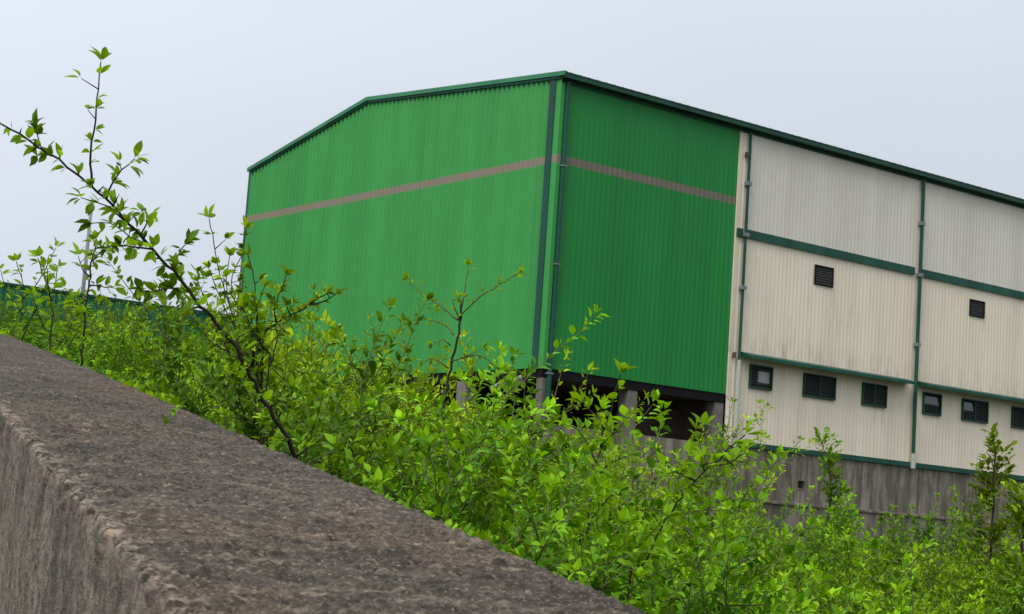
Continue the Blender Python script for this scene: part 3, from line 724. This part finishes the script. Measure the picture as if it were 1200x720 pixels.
class Hero:
    def __init__(s, label, base, seed, leaf=.036, name='sapling', group=None, cat='sapling', cap=300):
        s.rg = random.Random(seed); s.leaf = leaf; s.n = 0; s.cap = cap; s.over = []; HEROES.append(s)
        s.root = thing(name, label, cat, base, group=group); s.base = Vector(base)
    def leaf_at(s, br, p, d, size, up=(0, 0, 1)):
        rg = s.rg; d = d.normalized()
        if s.n >= s.cap:
            s.over.append((p, d, size)); return
        s.n += 1; nz = Vector(up) + Vector((rg.gauss(0, .35), rg.gauss(0, .35), 0))
        y = nz.cross(d)
        if y.length < .05: y = d.orthogonal()
        y.normalize(); z = d.cross(y); L_ = s.leaf*size
        mtx = Matrix((d*L_, y*L_*rg.uniform(.85, 1.15), z*L_)).transposed().to_4x4(); mtx.translation = p - s.base + d*L_*.2
        o = obj('leaf', rg.choice(HL), br); o.matrix_basis = mtx
    def stem(s, pts, r0, r1, name='branch', nodes=.035, start=.1, per=(2, 4), size=1.0, tip=5, spur=.25, thorn=0, mat=None, parent=None):
        """a branch as its own mesh with leaves in small clusters; returns the resampled points"""
        rg = s.rg; P = catmull(pts, .018); k = len(P)
        P = [p + Vector((rg.gauss(0, 1), rg.gauss(0, 1), rg.gauss(0, 1)))*r0*.35 for p in P]
        mb = MB(); rel = [p - s.base for p in P]
        mb.tube(rel, [r0 + (r1-r0)*(i/(k-1))**.8 for i in range(k)], 6)
        if thorn:
            for i in range(3, k-2, max(1, int(k/thorn))):
                t = (P[i+1]-P[i-1]).normalized(); a = rg.uniform(0, 6.28); u = t.orthogonal().normalized(); dd = (u*math.cos(a) + t.cross(u)*math.sin(a) + t*.4).normalized()
                mb.tube([rel[i], rel[i]+dd*.012, rel[i]+dd*.026], [.0022, .0015, .0004], 4)
        todo = []; acc = 0; nx = nodes; total = sum((P[i+1]-P[i]).length for i in range(k-1)); ph = rg.uniform(0, 6)
        for i in range(k-1):
            acc += (P[i+1]-P[i]).length
            if acc >= nx:
                nx += nodes*rg.uniform(.75, 1.3)
                if acc < start*total: continue
                ph += 2.4 + rg.gauss(0, .3); t = (P[i+1]-P[i]).normalized(); u = t.orthogonal().normalized(); v = t.cross(u)
                rad = u*math.cos(ph) + v*math.sin(ph); q = P[i]
                if rg.random() < spur:
                    sl = rg.uniform(.012, .04); q2 = q + (rad + t*.5).normalized()*sl; mb.tube([q-s.base, q2-s.base], [r1*1.2, r1*.7], 4); q = q2
                for c in range(rg.randint(*per)):
                    a = ph + rg.gauss(0, .9); rd = u*math.cos(a)+v*math.sin(a)
                    todo.append((q, t*rg.uniform(.2, .9) + rd + Vector((0, 0, rg.uniform(-.35, .4))), size*rg.uniform(.5, 1.1)))
        t = (P[-1]-P[-3]).normalized(); u = t.orthogonal().normalized(); v = t.cross(u)
        for c in range(tip): todo.append((P[-1], t*rg.uniform(.9, 1.8) + u*math.cos(c*1.3+ph) + v*math.sin(c*1.3+ph), size*rg.uniform(.75, 1.2)))
        br = mb.build(name, mat or BARK, parent or s.root, smooth=True)
        for q in todo: s.leaf_at(br, *q)
        return P
    def twigs(s, P, n, Ln, f0=.2, f1=.95, r=.0022, upb=.5, **kw):
        for i in range(n):
            f = f0 + (f1-f0)*(i+s.rg.random()*.8)/n; j = min(len(P)-2, int(f*(len(P)-1))); t = (P[j+1]-P[max(0, j-1)]).normalized()
            a = s.rg.uniform(0, 6.28); u = t.orthogonal().normalized(); d = (t*.6 + u*math.cos(a) + t.cross(u)*math.sin(a) + Vector((0, 0, upb))).normalized()
            L_ = Ln*s.rg.uniform(.6, 1.2); q = P[j]
            s.stem([q, q + d*L_*.5 + Vector((0, 0, .01)), q + d*L_ + Vector((0, 0, .04*L_/.1))], r, r*.5, 'twig', **kw)
def path(*pp): return [at(*p) for p in pp]
def based(px, py, Y):
    p = at(px, py, Y); return (p.x, p.y, g1(p.x, p.y))

# A: arching dark thorny sapling that crosses the sky on the left
b = at(378, 602, 3.5); A = Hero('tall dark thorny sapling arching over the parapet into the sky', b, 3, .033)
main = [Vector(b) + Vector((0, 0, -.05))] + path((352, 545, 3.5), (322, 490, 3.45), (290, 432, 3.4), (262, 390, 3.37), (220, 340, 3.33), (180, 293, 3.3), (150, 262, 3.27), (125, 232, 3.25), (107, 217, 3.22), (80, 196, 3.2), (45, 172, 3.17), (14, 152, 3.14), (-14, 136, 3.12))
PA = A.stem(main, .0062, .0018, 'trunk', nodes=.022, start=.14, per=(3, 5), size=.8, thorn=26)
A.stem(path((107, 217, 3.22), (106, 180, 3.21), (112, 140, 3.2), (115, 105, 3.19), (118, 72, 3.19)), .0028, .0012, nodes=0.020, start=.06, per=(2, 4), size=.8, tip=5)
A.stem(path((125, 232, 3.25), (131, 215, 3.22), (143, 200, 3.19), (157, 187, 3.17)), .0022, .001, nodes=0.017, start=.05, per=(3, 5), size=.85, tip=6)
A.stem(path((150, 262, 3.27), (128, 243, 3.2), (110, 236, 3.16), (95, 232, 3.14)), .0022, .001, nodes=0.016, per=(3, 5), size=.85, tip=5)
A.stem(path((165, 275, 3.28), (172, 262, 3.3), (170, 245, 3.32), (165, 248, 3.33)), .002, .001, nodes=0.016, per=(3, 5), size=.85, tip=4)
A.stem(path((178, 292, 3.3), (160, 290, 3.25), (140, 288, 3.2), (122, 292, 3.16)), .0022, .001, nodes=0.022, per=(3, 5), size=.855, tip=4)
A.stem(path((205, 322, 3.32), (205, 308, 3.36), (212, 293, 3.4), (222, 282, 3.43)), .002, .001, nodes=0.016, per=(2, 4), size=.85, tip=5)
A.stem(path((215, 338, 3.33), (196, 338, 3.28), (180, 342, 3.24), (166, 340, 3.2)), .002, .001, nodes=0.019, per=(3, 5), size=.855, tip=5)
A.stem(path((175, 287, 3.3), (152, 278, 3.36), (130, 262, 3.4), (108, 262, 3.42)), .0018, .001, nodes=0.022, per=(1, 3), size=.8, tip=3)
A.stem(path((60, 183, 3.18), (48, 172, 3.22), (44, 158, 3.24), (42, 146, 3.25)), .0018, .0009, nodes=0.017, per=(2, 4), size=.85, tip=4)
# B: upright dark stem under it
b = based(97, 440, 6.8); Bq = Hero('thin dark upright stem with a few leaf tufts left of the arching sapling', b, 5, .058)
PB = Bq.stem([Vector(b)] + path((98, 400, 6.8), (101, 360, 6.8), (105, 325, 6.8), (109, 298, 6.8), (112, 280, 6.8)), .009, .003, 'trunk', nodes=0.043, start=.45, per=(1, 3), size=.8, tip=4)
Bq.stem(path((108, 306, 6.8), (118, 296, 6.75), (135, 289, 6.7), (150, 288, 6.65)), .0036, .0016, nodes=0.022, per=(2, 4), size=.8, tip=5)
Bq.stem(path((104, 335, 6.8), (115, 335, 6.85), (126, 337, 6.9), (134, 336, 6.9)), .0036, .0016, nodes=0.020, per=(2, 4), size=.8, tip=5)
Bq.stem(path((105, 325, 6.8), (98, 318, 6.8), (94, 308, 6.8), (92, 300, 6.8)), .0036, .0016, nodes=0.022, per=(2, 3), size=.8, tip=5)
Bq.stem(path((100, 372, 6.8), (90, 355, 6.85), (82, 345, 6.9), (76, 338, 6.9)), .0036, .0016, nodes=0.022, per=(2, 3), size=.8, tip=5)
# C: leafy sapling at the gable's left edge, several upright shoots and one arm to the right
b = based(300, 500, 4.3); C = Hero('bushy sapling with upright leafy shoots in front of the left gable edge', b, 8, .034)
Vb = Vector(b)
tops = [((300, 470, 4.3), (285, 420, 4.3), (272, 370, 4.32), (255, 310, 4.35), (246, 258, 4.38)),
        ((305, 460, 4.3), (300, 400, 4.35), (270, 340, 4.4), (283, 300, 4.42), (289, 268, 4.45)),
        ((306, 465, 4.3), (302, 410, 4.25), (300, 360, 4.2), (297, 325, 4.2), (290, 300, 4.2)),
        ((300, 470, 4.35), (270, 420, 4.4), (255, 380, 4.45), (240, 350, 4.5), (232, 330, 4.5)),
        ((310, 470, 4.2), (318, 430, 4.15), (325, 395, 4.1), (322, 365, 4.1), (336, 322, 4.1)),
        ((305, 450, 4.3), (285, 395, 4.5), (268, 350, 4.55), (266, 320, 4.6), (270, 300, 4.6))]
for i, tp in enumerate(tops):
    P_ = C.stem([Vb] + path(*tp), .0034, .0013, 'branch' if i else 'trunk', nodes=0.036, start=.10, per=(3, 5), size=.85, tip=5)
    C.twigs(P_, 6, .13, .3, .9, nodes=0.022, per=(2, 4), size=.75, tip=4)
P_ = C.stem(path((296, 430, 4.25), (300, 400, 4.2), (325, 378, 4.12), (350, 365, 4.05), (372, 350, 4.0), (384, 345, 4.0)), .004, .0014, nodes=0.022, start=.1, per=(3, 5), size=.75, tip=6)
C.twigs(P_, 3, .08, .4, .9, nodes=0.019, per=(2, 4), size=.7, tip=4)
# E: slender Y-topped sapling in front of the gable
b = based(505, 600, 5.2); E_ = Hero('slender sapling with a forked yellow green top in front of the gable', b, 12, .032)
PE = E_.stem([Vector(b)] + path((507, 585, 5.2), (514, 530, 5.2), (522, 470, 5.2), (530, 420, 5.2), (536, 390, 5.2), (541, 358, 5.2)), .0085, .0035, 'trunk', nodes=0.065, start=.5, per=(0, 2), size=.6, tip=3)
for pp in (((537, 374, 5.2), (560, 350, 5.17), (585, 334, 5.14), (609, 319, 5.1)), ((537, 376, 5.2), (515, 358, 5.22), (495, 345, 5.24), (478, 328, 5.26)),
           ((541, 360, 5.2), (545, 340, 5.2), (547, 325, 5.2), (549, 312, 5.2)), ((531, 392, 5.2), (520, 380, 5.25), (500, 374, 5.28), (482, 377, 5.3)),
           ((528, 424, 5.2), (540, 420, 5.15), (556, 414, 5.1), (566, 409, 5.1)), ((540, 420, 5.15), (560, 416, 5.12), (574, 424, 5.1), (582, 432, 5.1)),
           ((528, 405, 5.2), (520, 398, 5.2), (514, 400, 5.2), (508, 402, 5.2)), ((526, 432, 5.2), (515, 424, 5.2), (505, 420, 5.2), (498, 424, 5.2)),
           ((538, 372, 5.2), (533, 362, 5.2), (530, 352, 5.2), (536, 350, 5.2))):
    E_.stem(path(*pp), .0028, .0010, nodes=0.024, start=.25, per=(2, 4), size=.66, tip=8, mat=STEMG)
# F: upright shoot in front of the undercroft
b = based(668, 720, 3.7); Fh = Hero('upright leafy shoot standing before the dark open undercroft', b, 14, .040)
PF = Fh.stem([Vector(b)] + path((674, 690, 3.7), (686, 630, 3.7), (696, 570, 3.7), (704, 520, 3.7), (716, 480, 3.7), (727, 440, 3.7)), .005, .0016, 'trunk', nodes=0.025, start=.40, per=(3, 5), size=.78, tip=6)
for pp in (((700, 545, 3.7), (688, 520, 3.72), (678, 505, 3.75), (668, 498, 3.78)), ((703, 525, 3.7), (715, 512, 3.65), (724, 505, 3.6), (732, 490, 3.6)),
           ((697, 565, 3.7), (710, 548, 3.65), (722, 540, 3.6), (735, 535, 3.6)), ((693, 590, 3.7), (678, 575, 3.75), (665, 570, 3.8), (655, 560, 3.8)),
           ((690, 610, 3.7), (705, 595, 3.66), (712, 585, 3.6), (722, 578, 3.6)), ((708, 505, 3.7), (700, 488, 3.72), (690, 480, 3.74), (682, 470, 3.75))):
    Fh.stem(path(*pp), .0022, .001, nodes=0.020, start=.1, per=(3, 5), size=.72, tip=5)
# H: leaning shoot below the cream strip
b = based(728, 735, 3.3); Hh = Hero('leaning leafy shoot reaching up right towards the narrow cream strip', b, 17, .038)
PH = Hh.stem([Vector(b)] + path((735, 710, 3.3), (752, 665, 3.3), (775, 618, 3.3), (800, 580, 3.3), (825, 553, 3.3), (850, 530, 3.3), (872, 508, 3.3)), .0045, .0014, 'trunk', nodes=0.027, start=.45, per=(3, 5), size=.8, tip=6)
for pp in (((800, 580, 3.3), (795, 562, 3.35), (802, 545, 3.4), (808, 535, 3.4)), ((815, 563, 3.3), (800, 556, 3.28), (790, 553, 3.25), (782, 556, 3.25)),
           ((830, 548, 3.3), (822, 530, 3.35), (820, 515, 3.4), (824, 500, 3.4)), ((835, 543, 3.3), (850, 545, 3.25), (862, 538, 3.2), (870, 532, 3.2))):
    Hh.stem(path(*pp), .002, .0009, nodes=0.019, start=.1, per=(3, 5), size=.75, tip=5)
# small shoots on the left skyline
for lab, pts, sd in (('small leafy shoot at the left skyline, nearest the frame edge', ((22, 395, 9.8), (27, 350, 9.8), (25, 325, 9.8), (19, 308, 9.8)), 21),
                     ('forked leafy shoot on the left skyline between two others', ((60, 395, 8.8), (60, 350, 8.8), (52, 325, 8.8), (45, 303, 8.8)), 22)):
    b = based(pts[0][0], 415, pts[0][2]); hh = Hero(lab, b, sd, .075)
    P_ = hh.stem([Vector(b)] + path(*pts), .008, .0026, 'trunk', nodes=0.05, start=.55, per=(2, 3), size=.8, tip=5); hh.twigs(P_, 5, .22, .5, .92, r=.004, nodes=0.04, per=(2, 3), size=.7, tip=4)

# denser bushes round the feet of the arching and the bushy sapling
BUSHES = [(250, 520, 330, 4.9, 0, 'dense leafy bush left of the bushy sapling, its top against the sky'), (322, 560, 372, 4.5, 1, 'dense leafy bush right behind the arching dark trunk'),
          (378, 560, 424, 5.0, 2, 'dense leafy bush right of the arching dark trunk'), (205, 520, 362, 5.4, 1, 'leafy bush half way between the thin stem and the arching trunk'),
          (425, 570, 440, 5.6, 0, 'leafy bush below the feathery yellow green bush'), (285, 520, 385, 4.0, 2, 'dense bush at the crossing of the two saplings'),
          (500, 600, 462, 6.6, 1, 'leafy bush at the foot of the slender forked sapling'), (465, 600, 456, 6.2, 2, 'leafy bush left of the slender forked sapling'), (566, 600, 488, 7.2, 2, 'leafy bush right of the slender forked sapling'),
          (150, 480, 356, 6.3, 2, 'leafy bush before the green fence, right of the thin upright stem'), (30, 430, 332, 10.2, 0, 'leafy bush before the green fence at the left frame edge'), (85, 445, 350, 8.4, 1, 'leafy bush before the green fence, left of the thin upright stem'),
          (300, 540, 445, 3.55, 0, 'low leafy bush at the parapet left of the arching dark trunk'), (352, 580, 478, 3.3, 1, 'low leafy bush at the parapet hiding the foot of the arching trunk'),
          (775, 640, 486, 9.4, 1, 'tall leafy bush in front of the second undercroft column')]
# lighter feathery bushes and saplings further back, each with its own place
def feather(px, pyb, pyt, Y, v, label, wide=1.0, cat='bush', name='bush', rz=None):
    p = at(px, pyb, Y); t = at(px, pyt, Y); gz = min(g1(p.x, p.y), p.z); h = t.z - gz
    shrub(v, p.x, p.y, gz, wide, rz if rz is not None else px*.7, label, cat=cat, name=name, sz=h/1.2 if v in FEATHER else h)
feather(402, 470, 334, 6.6, FEATHER[0], 'feathery yellow green bush against the gable beside the bushy sapling', 1.25)
feather(432, 470, 350, 6.9, FEATHER[1], 'narrow yellow green bush against the gable, right of the feathery one', .95)
feather(352, 480, 352, 5.9, FEATHER[1], 'feathery yellow green bush against the gable under the bushy sapling arm', 1.1)
feather(378, 480, 372, 6.1, VAR[4], 'low rounded yellow green bush at the lower edge of the gable', .8)
feather(462, 470, 395, 7.2, FEATHER[0], 'short yellow green bush against the lower gable', .7, rz=2)
feather(768, 600, 462, 9.2, FEATHER[1], 'light green bush in front of the undercroft column', 1.5)
feather(650, 560, 462, 12.5, VAR[5], 'rounded light bush below the corner column of the green hall', .8)
feather(818, 600, 505, 10.5, FEATHER[0], 'thin light bush before the last concrete column under the green wall', 1.1)
for bx, by0, by1, bY, bk, blab in BUSHES:
    p = at(bx, by0, bY); pb = p.x*hW.x + p.y*hW.y
    cl = .50 if bY < 3.8 else .62 if bY < 5.2 else .90 if bY < 7 else 1.45
    if pb < B1 + cl: p += hW*(B1 + cl - pb)         # clear of the parapet
    gz = g1(p.x, p.y); h = at(bx, by1, bY).z - gz
    shrub(TALL[bk], p.x, p.y, gz-.03, h/1.40, bx*.61, blab, cat='bush', name='bush')
def young_tree(px, pyb, pyt, Y, label, seed, wd):
    b = at(px, pyb, Y); b = Vector((b.x, b.y, min(b.z, g1(b.x, b.y)))); top = at(px-2, pyt, Y); h = top.z - b.z
    r = thing('young_tree', label, 'young tree', b); rg = random.Random(seed); mb = MB()
    ax = [Vector((0, 0, h*i/10)) + Vector((rg.gauss(0, .02), rg.gauss(0, .02), 0))*i*.12 for i in range(11)]
    mb.tube(ax, [.02*(1-.85*i/10) for i in range(11)], 6, False); mb.build('trunk', BARK, r)
    lm = MB(); P = []; D = []; Nn = []; Ls = []; Yo = []
    for i in range(44):
        f = rg.uniform(.22, 1.0)**.8; q = ax[int(f*9.99)].lerp(ax[int(f*9.99)+1], f*9.99 % 1); a = rg.uniform(0, 6.28)
        L_ = wd*(1.2-.75*f)*rg.uniform(.7, 1.5); d = Vector((math.cos(a), math.sin(a), rg.uniform(.3, .8) + f*f*1.2)).normalized()
        e = q + d*L_ + Vector((0, 0, -.08*L_)); lm.tube([q, q.lerp(e, .5) + Vector((0, 0, .03)), e], [.006, .004, .002], 3, False)
        for k in range(int(11 + L_*36)):
            g = rg.uniform(.2, 1.05); s_ = rg.choice((-1, 1)); sd_ = Vector((-d.y, d.x, 0)).normalized()*s_
            P.append(tuple(q.lerp(e, g) + Vector((rg.gauss(0, .02), rg.gauss(0, .02), rg.gauss(0, .02)))))
            D.append(tuple(d*.7 + sd_*rg.uniform(.3, 1) + Vector((0, 0, rg.uniform(-.3, .3))))); Nn.append((rg.gauss(0, .4), rg.gauss(0, .4), 1)); Ls.append(rg.uniform(.04, .07)); Yo.append(min(1, .32+.6*f*rg.uniform(.6, 1.2)))
    lm.build('branches', STEMG, r)
    Ls = np.array(Ls); V, F = leaves_mesh(np.array(P), np.array(D), np.array(Nn), Ls, Ls*.5)
    obj('crown', np_mesh('crown', V, F, LEAF_Y if seed > 51 else LEAF, False, np.repeat(np.array(Yo), 8)), r, kind='stuff')
young_tree(966, 640, 524, 14, 'small dark green young tree before the retaining wall below the first bay', 51, .24)
young_tree(1161, 660, 530, 11, 'leafy young tree at the right edge before the retaining wall', 52, .25)
young_tree(1200, 680, 585, 9.5, 'low leafy young tree cut by the right frame edge', 53, .22)

# leaves past the 300 that are single parts of a sapling
for hh in HEROES:
    if hh.over:
        Pn = np.array([tuple(q[0]-hh.base) for q in hh.over]); Dn = np.array([tuple(q[1]) for q in hh.over]); k = len(Pn)
        Nn = np.stack([RNG.normal(0, .4, k), RNG.normal(0, .4, k), np.ones(k)], 1); Ls = np.array([q[2] for q in hh.over])*hh.leaf*1.1
        V, F = leaves_mesh(Pn, Dn, Nn, Ls, Ls*.5)
        obj('foliage', np_mesh('foliage', V, F, LEAF_Y, False, np.repeat(RNG.random(k)*.9, 8)), hh.root, kind='stuff')
    print(hh.root['label'], hh.n, len(hh.over))
